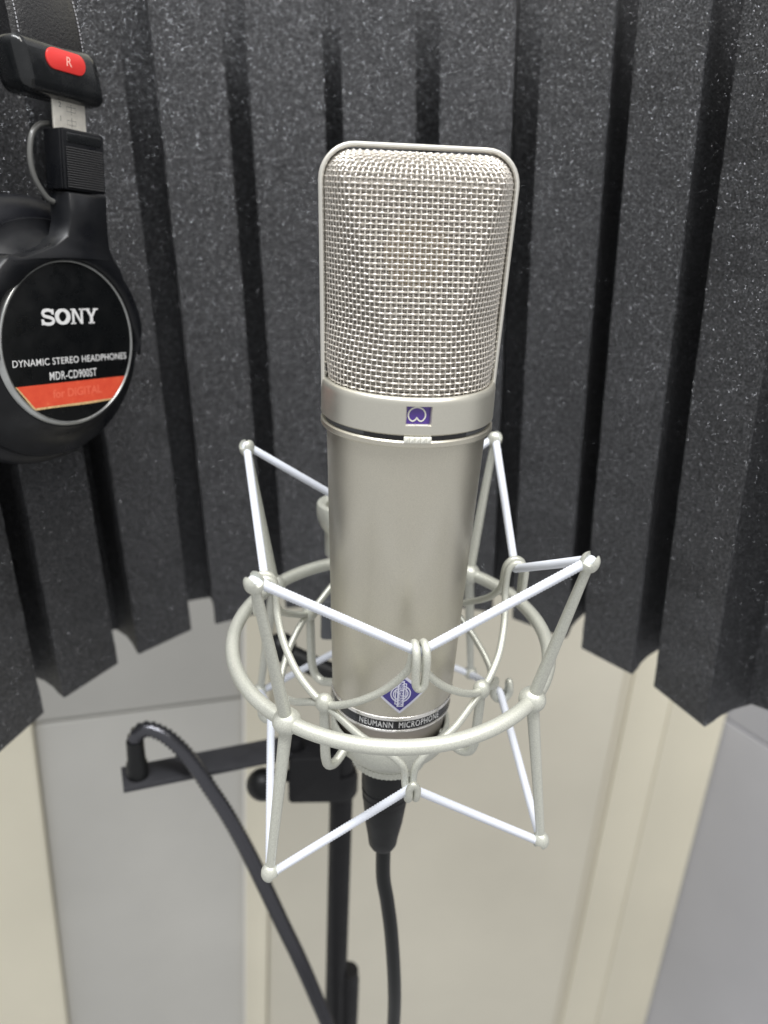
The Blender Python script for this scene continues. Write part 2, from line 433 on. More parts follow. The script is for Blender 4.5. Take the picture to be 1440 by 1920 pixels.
# collar with the window cut out
w_half = 3.9/28; wz0, wz1 = 3.0, 8.9
angs = sorted(set([2*PI*k/120 for k in range(120) if not (abs(((2*PI*k/120-PI/2*3+PI) % (2*PI))-PI) < w_half*1.12)] + [PI*1.5-w_half, PI*1.5+w_half, PI*1.5]))
prof = [(24.5, -.2), (27.5, -.15), (27.95, .3), (27.95, wz0), (27.95, wz1), (27.95, HC-1.6), (27.7, HC-.7), (27.1, HC-.12), (26.5, HC), (25.9, HC-.2), (25.7, HC-1.2), (25.7, 0)]
na = len(angs); vs = []; fs = []
for r, z in prof:
    for a in angs: vs.append((r*math.cos(a), r*math.sin(a), z))
for i in range(len(prof)-1):
    for k in range(na):
        q = (k+1) % na; mid = angs[k]
        if i == 3 and (abs(angs[k]-(PI*1.5-w_half)) < 1e-6 or abs(angs[k]-PI*1.5) < 1e-6): continue
        fs.append((i*na+k, i*na+q, (i+1)*na+q, (i+1)*na+k))
mb = MB(); mb.add(vs, fs); mb.xf(turn); collar = mb.build('collar', 'collar', mic, sharp=40)
# window surround (chamfered walls) and violet pane
def wp(a, r, z): return front_pt(r, a, z)
W = 3.9/28; out4 = [(-W, wz0), (W, wz0), (W, wz1), (-W, wz1)]; in4 = [(-W*.94, wz0+.35), (W*.94, wz0+.35), (W*.94, wz1-.1), (-W*.94, wz1-.1)]
mb = MB(); vs = [wp(a, 27.95, z) for a, z in out4]+[wp(a, 27.3, z) for a, z in in4]+[wp(a, 26.3, z) for a, z in in4]
mb.add(vs, [(0, 1, 5, 4), (1, 2, 6, 5), (2, 3, 7, 6), (3, 0, 4, 7), (4, 5, 9, 8), (5, 6, 10, 9), (6, 7, 11, 10), (7, 4, 8, 11)])
mb.xf(turn); mb.build('window_surround', 'collar', mic, smooth=False)
mb = MB(); k = 10
vs = []; fs = []
for i in range(k+1):
    a = -W*.95+1.9*W*i/k
    vs += [wp(a, 26.5, wz0+.3), wp(a, 26.5, wz1)]
fs = [(2*i, 2*i+2, 2*i+3, 2*i+1) for i in range(k)]
mb.add(vs, fs); mb.xf(turn); pane = mb.build('pattern_window', 'window', mic)
# cardioid sign, dent downwards
hp_ = [(0, 1.15), (.45, .45), (1.2, .05), (2.0, .45), (2.5, 1.45), (2.4, 2.6), (1.7, 3.55), (.7, 4.05), (0, 4.15)]
hp_ = catmull(hp_, 5); P = [(p[0]-.45, p[1]*1.02+4.15) for p in hp_]; P = P+[(-.9-x, y) for x, y in P[::-1][1:-1]]
mb = MB(); ribbon(mb, P, .42, 0, .12, closed=True)
mb.xf(lambda x, y, z: front_pt(26.5+z, x/26.5, y)); mb.xf(turn); mb.build('polar_pattern_sign', 'ivory', pane)
# gap ring and slot, switch
mb = MB(); lathe(mb, [(26.6, .2), (26.6, -2.0)], 96); mb.build('gap_ring', 'slotgrey', mic)
mb = MB(); A0 = .62; k = 24; vs = []
for i in range(k+1):
    a = -A0+2*A0*i/k; vs += [front_pt(26.9, a, -1.7), front_pt(26.9, a, .1), front_pt(26.65, a, -1.7), front_pt(26.65, a, .1)]
fs = []
for i in range(k):
    a, b = 4*i, 4*i+4; fs += [(a, b, b+1, a+1), (a+1, b+1, b+3, a+3), (a+2, a, b, b+2)][:2]
mb.add(vs, fs); mb.xf(turn); mb.build('switch_slot', 'black', mic)
mb = MB(); pl = [(-3.9, -1.5), (3.9, -1.5), (3.9, .5), (-3.9, .5)]
for i in range(5):
    x = -3.3+i*1.65
    prism(mb, rrect(x-.82, x+.82, -1.5, .45, .22, 2), 0, .75, .3)
prism(mb, rrect(-4.1, 4.1, -1.2, .5, .3, 2), -.6, .35, .1)
mb.xf(lambda x, y, z: front_pt(27.5+z, x/27.5, y-.75)); mb.xf(turn); mb.build('pattern_switch', 'ivory', mic)
# head: frame arch
ZTOP = HC+HH
def fw(z):                               # half width of frame centre line
    t = (z-HC)/HH; base = 27.15+1.85*t; rc = 10.5
    return base
def arch(off):
    pts = [(-(fw(HC-3)+off), HC-3)]
    for t in np.linspace(0, 1, 12): z = HC+(HH-.9-9.5)*t; pts.append((-(fw(z)+off), z))
    rc = 9.5+off; cz = ZTOP-.9-9.5; cx = fw(cz)-9.5
    for a in range(10, 91, 10): pts.append((-cx-rc*math.cos(math.radians(a)), cz+rc*math.sin(math.radians(a))))
    left = pts; right = [(-x, z) for x, z in reversed(pts)]
    return left+right
def arch_mesh(mb, prof):                 # prof: closed list of (offset, y)
    rows = [arch(o) for o, y in prof]; n = len(rows[0]); k = len(prof); vs = []
    for j, (o, y) in enumerate(prof): vs += [(x, y, z) for x, z in rows[j]]
    fs = []
    for j in range(k):
        q = (j+1) % k
        for i in range(n-1): fs.append((j*n+i, j*n+i+1, q*n+i+1, q*n+i))
    mb.add(vs, fs)
mb = MB(); arch_mesh(mb, [(-.5, -2.5), (-.1, -2.9), (.45, -2.9), (.9, -2.4), (.9, 2.4), (.45, 2.9), (-.1, 2.9), (-.5, 2.5)])
mb.xf(turn); mb.build('head_frame', 'frame', mic, sharp=40)
# woven wire head. surface: round at the base, wedge that rolls over at the top
zc = np.concatenate([np.linspace(HC-2, ZTOP-11.5, 60), ZTOP-11.5+9.0*np.sin(np.linspace(0, PI/2, 26)[1:])])
def halfdepth(z):
    t = (z-HC)/(ZTOP-11.5-HC)
    if z <= ZTOP-11.5: return 25.0+(12.5-25.0)*max(0, t)**1.05
    s = (z-(ZTOP-11.5))/9.0; return 2.4+(12.5-2.4)*math.sqrt(max(0, 1-s*s))
def halfw(z):
    base = fw(z)-.65-max(0, 1-(z-HC+2)/8)*1.1
    zz = z-(ZTOP-11.2)
    if zz > 0: base -= 9.3-math.sqrt(max(0, 9.3*9.3-min(zz, 9.3)**2))
    return base
def make_table(sgn, inset_):
    NS = 161; tab = np.zeros((len(zc), NS, 3)); ss = np.linspace(-1, 1, NS)
    for i, z in enumerate(zc):
        tt = min(1, max(0, (z-HC)/(HH-10))); f = .80*tt**.8; pw = 2.0-.68*min(1, 3*tt)
        Wd = halfw(z)-inset_; D = halfdepth(z)-inset_
        th = np.linspace(0, PI/2, 200)
        xs = f*Wd+(1-f)*Wd*np.sin(th)**(2/pw); ys = D*np.cos(th)**(2/pw)
        xs = np.concatenate([np.linspace(0, f*Wd, 40)[:-1], xs]); ys = np.concatenate([np.full(39, D), ys])
        ker = np.ones(9)/9; yp = np.concatenate([ys[1:5][::-1], ys, np.full(4, ys[-1])]); xp = np.concatenate([-xs[1:5][::-1], xs, np.full(4, xs[-1])])
        xs2 = np.convolve(xp, ker, 'valid'); ys2 = np.convolve(yp, ker, 'valid'); xs2[-1] = xs[-1]; ys2[-1] = 0; xs2[0] = 0
        x = np.concatenate([-xs2[::-1], xs2[1:]]); y = np.concatenate([ys2[::-1], ys2[1:]])
        L = np.concatenate([[0], np.cumsum(np.hypot(np.diff(x), np.diff(y)))]); s = L/L[-1]*2-1
        tab[i, :, 0] = np.interp(ss, s, x); tab[i, :, 1] = sgn*np.interp(ss, s, y); tab[i, :, 2] = z-(inset_ if z > ZTOP-10 else 0)*0.6
    c = tab[:, NS//2]; L = np.concatenate([[0], np.cumsum(np.linalg.norm(np.diff(c, axis=0), axis=1))]); t = L/L[-1]
    tu = np.linspace(0, 1, 161); T2 = np.zeros((161, NS, 3))
    for j in range(NS):
        for a in range(3): T2[:, j, a] = np.interp(tu, t, tab[:, j, a])
    du = np.gradient(T2, axis=1); dv = np.gradient(T2, axis=0); nr = np.cross(du, dv); nr /= np.linalg.norm(nr, axis=2, keepdims=True)+1e-12
    if (nr[80, 80, 1] > 0) != (sgn > 0): nr = -nr
    return T2, nr
def samp(T, s, t):
    a = np.clip(t*160, 0, 159.999); b = np.clip((s+1)*80, 0, 159.999); i = a.astype(int); j = b.astype(int); fa = (a-i)[:, None]; fb = (b-j)[:, None]
    return T[i, j]*(1-fa)*(1-fb)+T[i+1, j]*fa*(1-fb)+T[i, j+1]*(1-fa)*fb+T[i+1, j+1]*fa*fb
def weave(mb_v, mb_f, tabs, NX, NY, rx, ry, ax, ay, sub, seg):
    T, Nn = tabs; off = sum(len(v) for v in mb_v)
    wires = []
    for i in range(NX):
        s = -1+2*(i+.5)/NX; jj = np.arange(0, (NY-1)*sub+1)/sub
        wires.append((np.full(len(jj), s), (jj+.5)/NY, ax*np.cos(PI*(jj+i)), rx))
    for j in range(NY):
        t = (j+.5)/NY; ii = np.arange(-.5*sub, (NX-.5)*sub+1)/sub
        wires.append((np.clip(-1+2*(ii+.5)/NX, -1, 1), np.full(len(ii), t), -ay*np.cos(PI*(ii+j)), ry))
    for s, t, o, r in wires:
        P = samp(T, s, t); N = samp(Nn, s, t); N /= np.linalg.norm(N, axis=1, keepdims=True)+1e-12
        P = P+N*o[:, None]; Tg = np.gradient(P, axis=0); Tg /= np.linalg.norm(Tg, axis=1, keepdims=True)+1e-12
        B = np.cross(Tg, N); B /= np.linalg.norm(B, axis=1, keepdims=True)+1e-12; N2 = np.cross(B, Tg)
        n = len(P); an = 2*PI*np.arange(seg)/seg
        V = P[:, None, :]+r*(np.cos(an)[None, :, None]*N2[:, None, :]+np.sin(an)[None, :, None]*B[:, None, :])
        mb_v.append(V.reshape(-1, 3))
        i0 = np.arange(n-1)[:, None]*seg; k0 = np.arange(seg)[None, :]; k1 = (k0+1) % seg
        Fq = np.stack([i0+k0, i0+k1, i0+seg+k1, i0+seg+k0], -1).reshape(-1, 4)+off
        mb_f.append(Fq); off += n*seg
def np_mesh(name, vl, fl, mat, parent):
    V = np.concatenate(vl); Fq = np.concatenate(fl)
    a = PSI; x = V[:, 0]*math.cos(a)-V[:, 1]*math.sin(a); y = V[:, 0]*math.sin(a)+V[:, 1]*math.cos(a); V = np.stack([x, y, V[:, 2]], 1)*S
    me = bpy.data.meshes.new(name); me.vertices.add(len(V)); me.vertices.foreach_set('co', V.astype(np.float32).ravel())
    me.loops.add(Fq.size); me.loops.foreach_set('vertex_index', Fq.astype(np.int32).ravel())
    me.polygons.add(len(Fq)); me.polygons.foreach_set('loop_start', np.arange(0, Fq.size, 4, dtype=np.int32)); me.polygons.foreach_set('loop_total', np.full(len(Fq), 4, np.int32))
    me.materials.append(M[mat]); me.update(calc_edges=True); me.polygons.foreach_set('use_smooth', [True]*len(Fq)); me.validate()
    o = bpy.data.objects.new(name, me); COL.objects.link(o); o.parent = parent; return o
vl, fl, v2, f2 = [], [], [], []
for sg in (-1, 1):
    tb = make_table(sg, 0); weave(vl, fl, tb, 46, 49, .22, .28, .08, .30, 6, 6)
    tb = make_table(sg, 1.6); weave(v2, f2, tb, 96, 120, .145, .145, .1, .1, 1, 4)
g = np_mesh('grille_mesh', vl, fl, 'wire', mic); g['kind'] = 'stuff'
g = np_mesh('inner_gauze', v2, f2, 'wire2', mic); g['kind'] = 'stuff'
# capsule inside
mb = MB(); cap_lathe(mb, [(17, -4), (17.3, -3), (17.3, 3), (17, 4)], 48); mb.xf(lambda x, y, z: (x, z, y+HC+38)); mb.xf(turn); cps = mb.build('capsule', 'capsule', mic)
mb = MB(); cap_lathe(mb, [(10, -4.4), (10, 4.4)], 48); mb.xf(lambda x, y, z: (x, z, y+HC+38)); mb.xf(turn); mb.build('diaphragm', 'gold', cps)
mb = MB(); cap_lathe(mb, [(5, HC+4), (4, HC+22)], 24); mb.build('capsule_post', 'capsule', mic)
# bottom rings
zb = -LB
mb = MB(); lathe(mb, [(RB-.5, zb+1.7), (RB+.25, zb+1.3), (RB+.35, zb+.5), (RB+.2, zb), (RB-.4, zb-.2)], 96); mb.build('upper_trim_ring', 'chrome', mic)
mb = MB(); lathe(mb, [(RB-.35, zb+.1), (RB-.6, zb-4.6)], 96); band = mb.build('name_band', 'black', mic)
mb = text_mb('NEUMANN  MICROPHONE', 3.6, .02, 0, 1.12, sx=.66)
mb.xf(lambda x, y, z: front_pt(RB-.35+z+.04, x/(RB-.4), y+zb-2.2)); mb.xf(lambda x, y, z: turn(x, y, z, .085)); mb.build('lettering', 'print', band, smooth=False)
mb = MB(); lathe(mb, [(RB-.7, zb-4.3), (RB-.2, zb-4.5), (RB-.15, zb-5.0), (RB-.5, zb-5.4)], 96); mb.build('lower_trim_ring', 'chrome', mic)
mb = MB(); lathe(mb, [(RB-.5, zb-5.3), (20.6, zb-8.5), (19.8, zb-16), (14, zb-24), (12, zb-32)], 96); mb.build('base_cone', 'dark_metal', mic)
# badge
BZ = zb+11.8
def onbody(x, y, z):
    zz = BZ+y; r = RB+(RT-RB)*((zz+LB)/(LB-6)); return front_pt(r+z, x/r, zz)
BA = .032
def bturn(x, y, z): return turn(x, y, z, BA)
def dia(a, b, sub=8):
    c = [(0, -b), (a, 0), (0, b), (-a, 0)]; out = []
    for i in range(4):
        p, q = Vector(c[i]), Vector(c[(i+1) % 4])
        for t in range(sub): out.append(tuple(p.lerp(q, t/sub)))
    return out
def plate(a, b, z0, z1):
    mb = MB(); n = 12; vs = []; fs = []
    # strips so that the plate can bend round the tube
    for i in range(2*n+1):
        x = -a+a*i/n; h = b*(1-abs(x)/a); vs += [(x, -h, z1), (x, h, z1), (x, -h, z0), (x, h, z0)]
    for i in range(2*n):
        p, q = 4*i, 4*i+4; fs += [(p, q, q+1, p+1), (p, p+2, q+2, q), (p+1, q+1, q+3, p+3)]
    mb.add(vs, fs); return mb
mb = plate(8.7, 8.3, 0, .35); mb.xf(onbody); mb.xf(bturn); bdg = mb.build('badge', 'silver', mic, smooth=False)
mb = plate(7.5, 7.1, .2, .42); mb.xf(onbody); mb.xf(bturn); mb.build('badge_enamel', 'violet', bdg, smooth=False)
mb = MB()
for rr in (3.3, 2.45):
    ribbon(mb, [(rr*math.cos(2*PI*i/40), rr*math.sin(2*PI*i/40)) for i in range(40)], .42, .4, .5, closed=True)
mb.xf(onbody); mb.xf(bturn); mb.build('badge_rings', 'silver', bdg, smooth=False)
mb = MB()
for x0, x1, y0, y1 in ((-1.15, 1.15, -5.3, 5.3),): prism(mb, [(x0, y0), (x1, y0), (x1, y1), (x0, y1)], .4, .56)
ribbon(mb, [(-1.15, -4.2), (-1.75, -4.2), (-1.75, 1.6), (-1.15, .6)], .35, .4, .58)
ribbon(mb, [(1.15, 4.2), (1.75, 4.2), (1.75, -1.6), (1.15, -.6)], .35, .4, .58)
mb.xf(onbody); mb.xf(bturn); mb.build('badge_bar', 'silver', bdg, smooth=False)
mb = text_mb('NEUMANN', 1.9, .01, .0, 1.05); mb.xf(lambda x, y, z: (y, -x, z+.6)); mb.xf(onbody); mb.xf(bturn); mb.build('lettering', 'violet', bdg, smooth=False)

# ------------------------------------------------------------------ elastic cradle
def rot3(ax, ay): return Matrix.Rotation(ay, 3, 'Y') @ Matrix.Rotation(ax, 3, 'X')
MC = Vector((-0.883, 5.296, -88.028)); MR = rot3(0.081, -0.016); MY = 0.106
mm = MR.to_4x4(); mm.translation = MC*S
mount = empty('shock_mount', 'pearl grey wire shock mount with white elastic cords cradling the microphone', 'shock mount', mm)
def pol(R, deg, z): a = MY+math.radians(deg); return Vector((R*math.cos(a), R*math.sin(a), z))
Rr, Ru, hu, Rl, hl = 58.2, 69.7, 56.7, 68.8, 58.4
Rh, zh, Rg, zg, Rb, zbk = 46.0, 25.5, 45.9, -29.6, 39.2, -5.2
ROD = [-135, -45, 135, 45]; HK = [-90, 0, 90, 180]
mb = MB(); tube(mb, [pol(Rr, a, 0) for a in np.linspace(0, 360, 129)[:-1]], 2.55, 20, closed=True); mb.build('outer_ring', 'mount', mount, sharp=None)
def slotted(c, axis, radial, r):
    axis = Vector(axis).normalized(); q = Vector((0, 0, 1)).rotation_difference(axis)
    rl = q.inverted() @ Vector(radial); ang = math.atan2(rl.y, rl.x)
    ca, sa = math.cos(ang), math.sin(ang)
    def fn(v):
        u = v.x*ca+v.y*sa; wv = -v.x*sa+v.y*ca
        if v.z > .2*r:
            if abs(u) < .46*r: v.z = .15*r+.1*v.z
            else: v.z += .12*r
        return v
    mb = MB(); ball(mb, c, r, 40, 32, (1, 1, 1.12), axis, fn); return mb
for i, a in enumerate(ROD):
    N = pol(Rr, a, 0); T = pol(Ru, a, hu); L = pol(Rl, a, -hl); rad = pol(1, a, 0)
    mb = MB(); ball(mb, N, 4.7, 28, 20, (1, 1, .95)); mb.build('ring_joint', 'mount', mount, sharp=None)
    mb = MB(); P = [N.lerp(T, t) for t in np.linspace(0, 1, 12)]; tube(mb, P, [2.25-.75*t for t in np.linspace(0, 1, 12)], 16); mb.build('upper_rod', 'mount', mount)
    mb = MB(); P = [N.lerp(L, t) for t in np.linspace(0, 1, 12)]; tube(mb, P, [2.25-.75*t for t in np.linspace(0, 1, 12)], 16); mb.build('lower_rod', 'mount', mount)
    d = (T-N).normalized(); mb = slotted(T+d*.8, d, rad, 3.0); mb.build('rod_tip', 'mount', mount, sharp=50)
    d = (L-N).normalized(); mb = slotted(L+d*.8, d, rad, 3.0); mb.build('rod_tip', 'mount', mount, sharp=50)
    B = pol(Rb, a, zbk)
    mb = MB(); ball(mb, B, 3.1, 24, 16, (1, 1, 1.15)); mb.build('cage_joint', 'mount', mount, sharp=None)
    P = catmull([pol(Rb, a, zbk), pol(Rb-.3, a, zbk-14), pol(Rb-.6, a, zbk-24), pol(Rb-2.2, a, zbk-29.5), pol(Rb-6, a, zbk-31.5), pol(Rb-10.5, a, zbk-30), pol(Rb-20, a, zbk-26)], 6)
    mb = MB(); tube(mb, P, 1.75, 14); mb.build('cage_leg', 'mount', mount, sharp=None)
wr = 1.33
for i, a in enumerate(HK):
    # upper hook: one wire, joint -> over the elastic -> down outside -> U -> back
    def leg(sg):
        P = [pol(Rb, a+sg*45, zbk+.3), pol(Rb+.3, a+sg*38, zbk+1.4), pol(Rb+1.2, a+sg*26, zbk+6.6), pol(Rb+2.0, a+sg*14, zbk+13.2), pol(Rh-4.2, a+sg*6.0, zh-11.0), pol(Rh-4.0, a+sg*2.6, zh-6.5),
             pol(Rh-3.6, a+sg*2.0, zh+1), pol(Rh-1.5, a+sg*1.9, zh+3.8), pol(Rh+1.3, a+sg*1.9, zh+3.6), pol(Rh+3.0, a+sg*1.9, zh+1), pol(Rh+3.1, a+sg*1.8, zh-5), pol(Rh+3.0, a+sg*1.5, zh-9.0)]
        return P
    P = leg(-1)+[pol(Rh+2.9, a, zh-10.6)]+leg(1)[::-1]
    mb = MB(); tube(mb, catmull(P, 6), wr, 12); mb.build('upper_hook', 'mount', mount, sharp=None)
    def leg2(sg):
        P = [pol(Rb, a+sg*45, zbk-.3), pol(Rb+.3, a+sg*37, zbk-2.4), pol(Rb+1.0, a+sg*24, zbk-8), pol(Rb+1.6, a+sg*12, zbk-12.5), pol(Rg-4.2, a+sg*5.2, zg+8), pol(Rg-4.0, a+sg*2.6, zg+4.4),
             pol(Rg-3.7, a+sg*1.9, zg-1), pol(Rg-1.5, a+sg*1.6, zg-3.8), pol(Rg+1.5, a+sg*1.6, zg-3.6), pol(Rg+3.1, a+sg*1.5, zg-1), pol(Rg+3.0, a+sg*1.5, zg+2)]
        return P
    P = leg2(-1)+[pol(Rg+2.9, a, zg+3.9)]+leg2(1)[::-1]
    mb = MB(); tube(mb, catmull(P, 6), wr, 12); mb.build('lower_hook', 'mount', mount, sharp=None)
def cordpath(top):
    V = []
    for k in range(4):
        ha = HK[k]; ra = ha+45
        if top: V += [('h', pol(Rh-.6, ha, zh+.9), ha), ('t', pol(Ru, ra, hu)+(pol(Ru, ra, hu)-pol(Rr, ra, 0)).normalized()*1.9, ra)]
        else: V += [('h', pol(Rg-.6, ha, zg-.9), ha), ('t', pol(Rl, ra, -hl)+(pol(Rl, ra, -hl)-pol(Rr, ra, 0)).normalized()*1.9, ra)]
    out = []; n = len(V)
    for i in range(n):
        kind, p, an = V[i]; q0 = V[i-1][1]; q1 = V[(i+1) % n][1]
        d = 2.2 if kind == 't' else 1.8
        rad = pol(1, an, 0)
        out += [p+(q0-p).normalized()*d*1.6, p+(q0-p).normalized()*d*.6+rad*(.5 if kind == 't' else 0), p+rad*(.5 if kind == 't' else -.2), p+(q1-p).normalized()*d*.6+rad*(.5 if kind == 't' else 0), p+(q1-p).normalized()*d*1.6]
    return out
def cord(top):
    V = cordpath(top); P = resample(V, .52, closed=True)
    mb = MB(); tube(mb, P, (lambda i: 1.58 if i % 2 else 1.36), 12, closed=True, slant=.4)
    return mb.build('elastic_cord', 'cord', mount, sharp=None)
cord(True); cord(False)
# base cup that holds the microphone, knurled nut (drawn in the microphone's own axis)
inv = mm.inverted()
def to_mount(o): o.matrix_parent_inverse = inv; return o
mb = MB(); lathe(mb, [(20.6, -122), (20.6, -119.4), (21.2, -118.8), (22.2, -118.9), (22.5, -119.5), (22.5, -124), (21.5, -127.5), (17.5, -132), (14.8, -134.6), (14.2, -135.4), (10, -135.6)], 96)
to_mount(mb.build('base_cup', 'mount', mount, sharp=40))
mb = MB(); lathe(mb, [(20.5, -120.2), (17, -130)], 64); to_mount(mb.build('cup_lining', 'black', mount))
mb = MB(); seg = 108; vs = []; fs = []
for r, z, kn in ((14, -135.0, 0), (14.4, -135.4, 1), (14.4, -137.9, 1), (13.8, -138.4, 0), (9, -138.5, 0)):
    for k in range(seg):
        a = 2*PI*k/seg; rr = r+(.35 if (k % 2 and kn) else 0); vs.append((rr*math.cos(a), rr*math.sin(a), z))
for i in range(4):
    for k in range(seg): q = (k+1) % seg; fs.append((i*seg+k, (i+1)*seg+k, (i+1)*seg+q, i*seg+q))
mb.add(vs, fs); to_mount(mb.build('knurled_nut', 'mount', mount, smooth=False))
# swivel joint on the back of the ring
mb = MB(); c = (-17, 70)
lathe(mb, [(8.5, -66), (8.5, -61), (10.2, -59.6), (12.2, -60.2), (12.6, -61.5), (12.4, -66), (11, -70), (9, -73), (8.6, -84), (0.01, -84.1)], 40, c)
to_mount(mb.build('swivel_cup', 'mount', mount, sharp=40))
mb = MB(); P = catmull([(-17, 70, -78), (-17, 74, -95), (-18, 72, -110), (-18, 78, -128)], 6); tube(mb, P, 4.2, 16); to_mount(mb.build('swivel_arm', 'mount', mount, sharp=None))
mb = MB(); P = [(-8.5, 62.5, -84), (-14, 68, -84)]; tube(mb, P, 3.5, 14); to_mount(mb.build('swivel_lug', 'mount', mount))
mb = MB(); box(mb, -27, -12, 76, 90, -132, -112, 2.5); to_mount(mb.build('swivel_bracket', 'slotgrey', mount))
mb = MB(); ball(mb, (-47.5, 116, -161), 8.0, 28, 18); P2 = [(-47, 116, -163), (-30, 112, -170), (-14, 110, -176)]; tube(mb, P2, 5.5, 14); to_mount(mb.build('swivel_knob', 'rubber', mount))

# ------------------------------------------------------------------ cable with connector
cab = empty('microphone_cable', 'black cable with locking plug hanging below the microphone base', 'cable', Matrix.Translation((0, 0, -.150)))
mb = MB(); prof = [(8.0, -137.5), (9.4, -138.5), (9.6, -140), (9.6, -151), (9.2, -151.4), (9.2, -152.4), (9.5, -152.8), (9.4, -154.5), (9.0, -154.9), (9.0, -155.7), (9.2, -156), (9.1, -158), (8.6, -158.5), (8.7, -160), (7.6, -170), (6.2, -178), (5.8, -181.5), (4.8, -183.5), (3.2, -184.2)]
lathe(mb, [(r, z+150) for r, z in prof], 64, (-.4, 0)); mb.build('plug_shell', 'rubber', cab, sharp=30)
P = catmull([(0, 0, -30), (.6, 0, -50), (3.0, 0, -65), (5.6, 0, -84), (8.4, 1, -115), (9.8, 4, -145), (10.5, 10, -200), (11, 20, -330), (12, 30, -600)], 10)
mb = MB(); tube(mb, P, 3.05, 18); mb.build('cable_jacket', 'cable', cab, sharp=None)

# ------------------------------------------------------------------ stand, bar, gooseneck
st = empty('microphone_stand', 'black round stand pole rising behind the shock mount', 'stand', Matrix.Translation((-.014, .110, -1.2)))
def stz(mb, nm, mat, **k): mb.xf(lambda x, y, z: (x+14, y-110, z+1200)); return mb.build(nm, mat, st, **k)
mb = MB(); cap_lathe(mb, [(6.6, -1200), (6.6, -180), (5.4, -176), (5.4, -150)], 40, (-14, 110)); stz(mb, 'pole', 'stand')
mb = MB(); cap_lathe(mb, [(8.4, -252), (9.2, -250), (9.2, -240), (8.0, -236)], 40, (-14, 110)); stz(mb, 'pole_collar', 'stand')
mb = MB(); cap_lathe(mb, [(7.4, -1200), (7.4, -404), (6.6, -399), (6.6, -396)], 32, (-6.5, 112)); stz(mb, 'sleeve', 'stand')
mb = MB(); prism(mb, rrect(-43.5, -15, -252, -222, 2.5, 4), -9, 9, 1.2); mb.xf(lambda x, y, z: (x, 110-z, y)); stz(mb, 'clamp_block', 'stand')
mb = MB(); ball(mb, (-57, 103, -240), 9.0, 28, 20, (1.05, 1, 1)); stz(mb, 'clamp_knob', 'rubber')
mb = MB(); cap_lathe(mb, [(3.4, 0), (3.4, 12)], 20); mb.xf(lambda x, y, z: (-54+z, 111+x, -241+y)); stz(mb, 'knob_shaft', 'stand')
mb = MB(); cap_lathe(mb, [(4.8, -226.5), (5.2, -222), (4, -214.5)], 24, (-40, 112)); stz(mb, 'bolt', 'stand')
# flat bar
a = Vector((-128.4, 88.5)); b = Vector((-30, 118)); dv = (b-a).normalized(); nv = Vector((-dv.y, dv.x))
bar = empty('steel_bar', 'flat dark steel bar reaching left from the stand clamp', 'metal bar', Matrix.Translation(Vector((a.x, a.y, -223.5))*S))
mb = MB(); q = [a-nv*8.8, b-nv*8.8, b+nv*8.8, a+nv*8.8]; prism(mb, [tuple(p-a) for p in q], -1.6, 1.2, .4); mb.build('bar', 'bar', bar, sharp=30)
gn = empty('gooseneck_arm', 'ribbed black gooseneck arching up from the steel bar and running down right', 'gooseneck', Matrix.Translation(Vector((-120.8, 90, -222))*S))
def gz(mb, nm, mat, **k): mb.xf(lambda x, y, z: (x+120.8, y-90, z+222)); return mb.build(nm, mat, gn, **k)
mb = MB(); cap_lathe(mb, [(5.4, -222.2), (5.4, -214), (4.6, -212), (4.4, -200)], 28, (-120.6, 90)); gz(mb, 'gooseneck_base', 'rubber')
P = catmull([(-120.6, 90, -202), (-119.6, 90, -196.8), (-115.6, 90, -193.2), (-110.5, 89.5, -193.4), (-102.6, 88, -197.6), (-93.2, 86, -208), (-83.4, 83, -224), (-73.6, 80, -241), (-63.8, 77, -262), (-55.0, 76, -286), (-45.6, 76, -314), (-36.7, 77, -341), (-27, 80, -376), (-17.4, 84, -415), (-8, 88, -470), (0, 92, -560)], 10)
P = resample(P, 1.35)
mb = MB(); tube(mb, P, (lambda i: 4.3 if i % 2 else 3.3), 18); gz(mb, 'gooseneck_tube', 'goose', sharp=None)

# ------------------------------------------------------------------ headphones
HM = Matrix(((0.553, 0.006, 0.833), (0.828, 0.105, -0.551), (-0.09, 0.994, 0.053))).to_4x4(); HM.translation = Vector((-126.416, 72.313, 4.761))*S
hp = empty('headphones', 'black closed studio headphones hanging at left with red marker and worn name plate', 'headphones', HM)
C2 = (0, 0)
mb = MB(); cap_lathe(mb, [(51, -34), (53, -30), (53.3, -24), (52, -19), (48, -15.5), (44, -14.5)], 96, (-1, 2)); mb.build('ear_pad', 'pad', hp, sharp=None)
mb = MB(); lathe(mb, [(47.5, -17), (46.5, -13.2), (43, -12.6), (40, -11), (36.5, -6.5), (34.2, -3.2), (33.2, -2.2), (30, -2.2)], 96, C2); mb.build('ear_cup', 'hpblack', hp, sharp=40)
mb = MB(); lathe(mb, [(33.2, -3.6), (32.6, -1.6), (31.9, -.4), (31.2, .05), (30.8, -.2), (30.7, -1.2)], 128, C2); mb.build('trim_ring', 'trim', hp, sharp=None)
mb = MB(); cap_lathe(mb, [(30.7, -1.5), (30.65, -.45), (30.3, -.25)], 128, C2); pl = mb.build('name_plate', 'plate', hp, sharp=30)
# lettering of the maker on the plate: slab letters from strokes
mb = MB(); z0, z1 = -.3, .05
def serif(x, y, wd=2.0, h=.55): prism(mb, [(x-wd/2, y-h/2), (x+wd/2, y-h/2), (x+wd/2, y+h/2), (x-wd/2, y+h/2)], z0, z1)
H = 5.9; b0 = 7.4
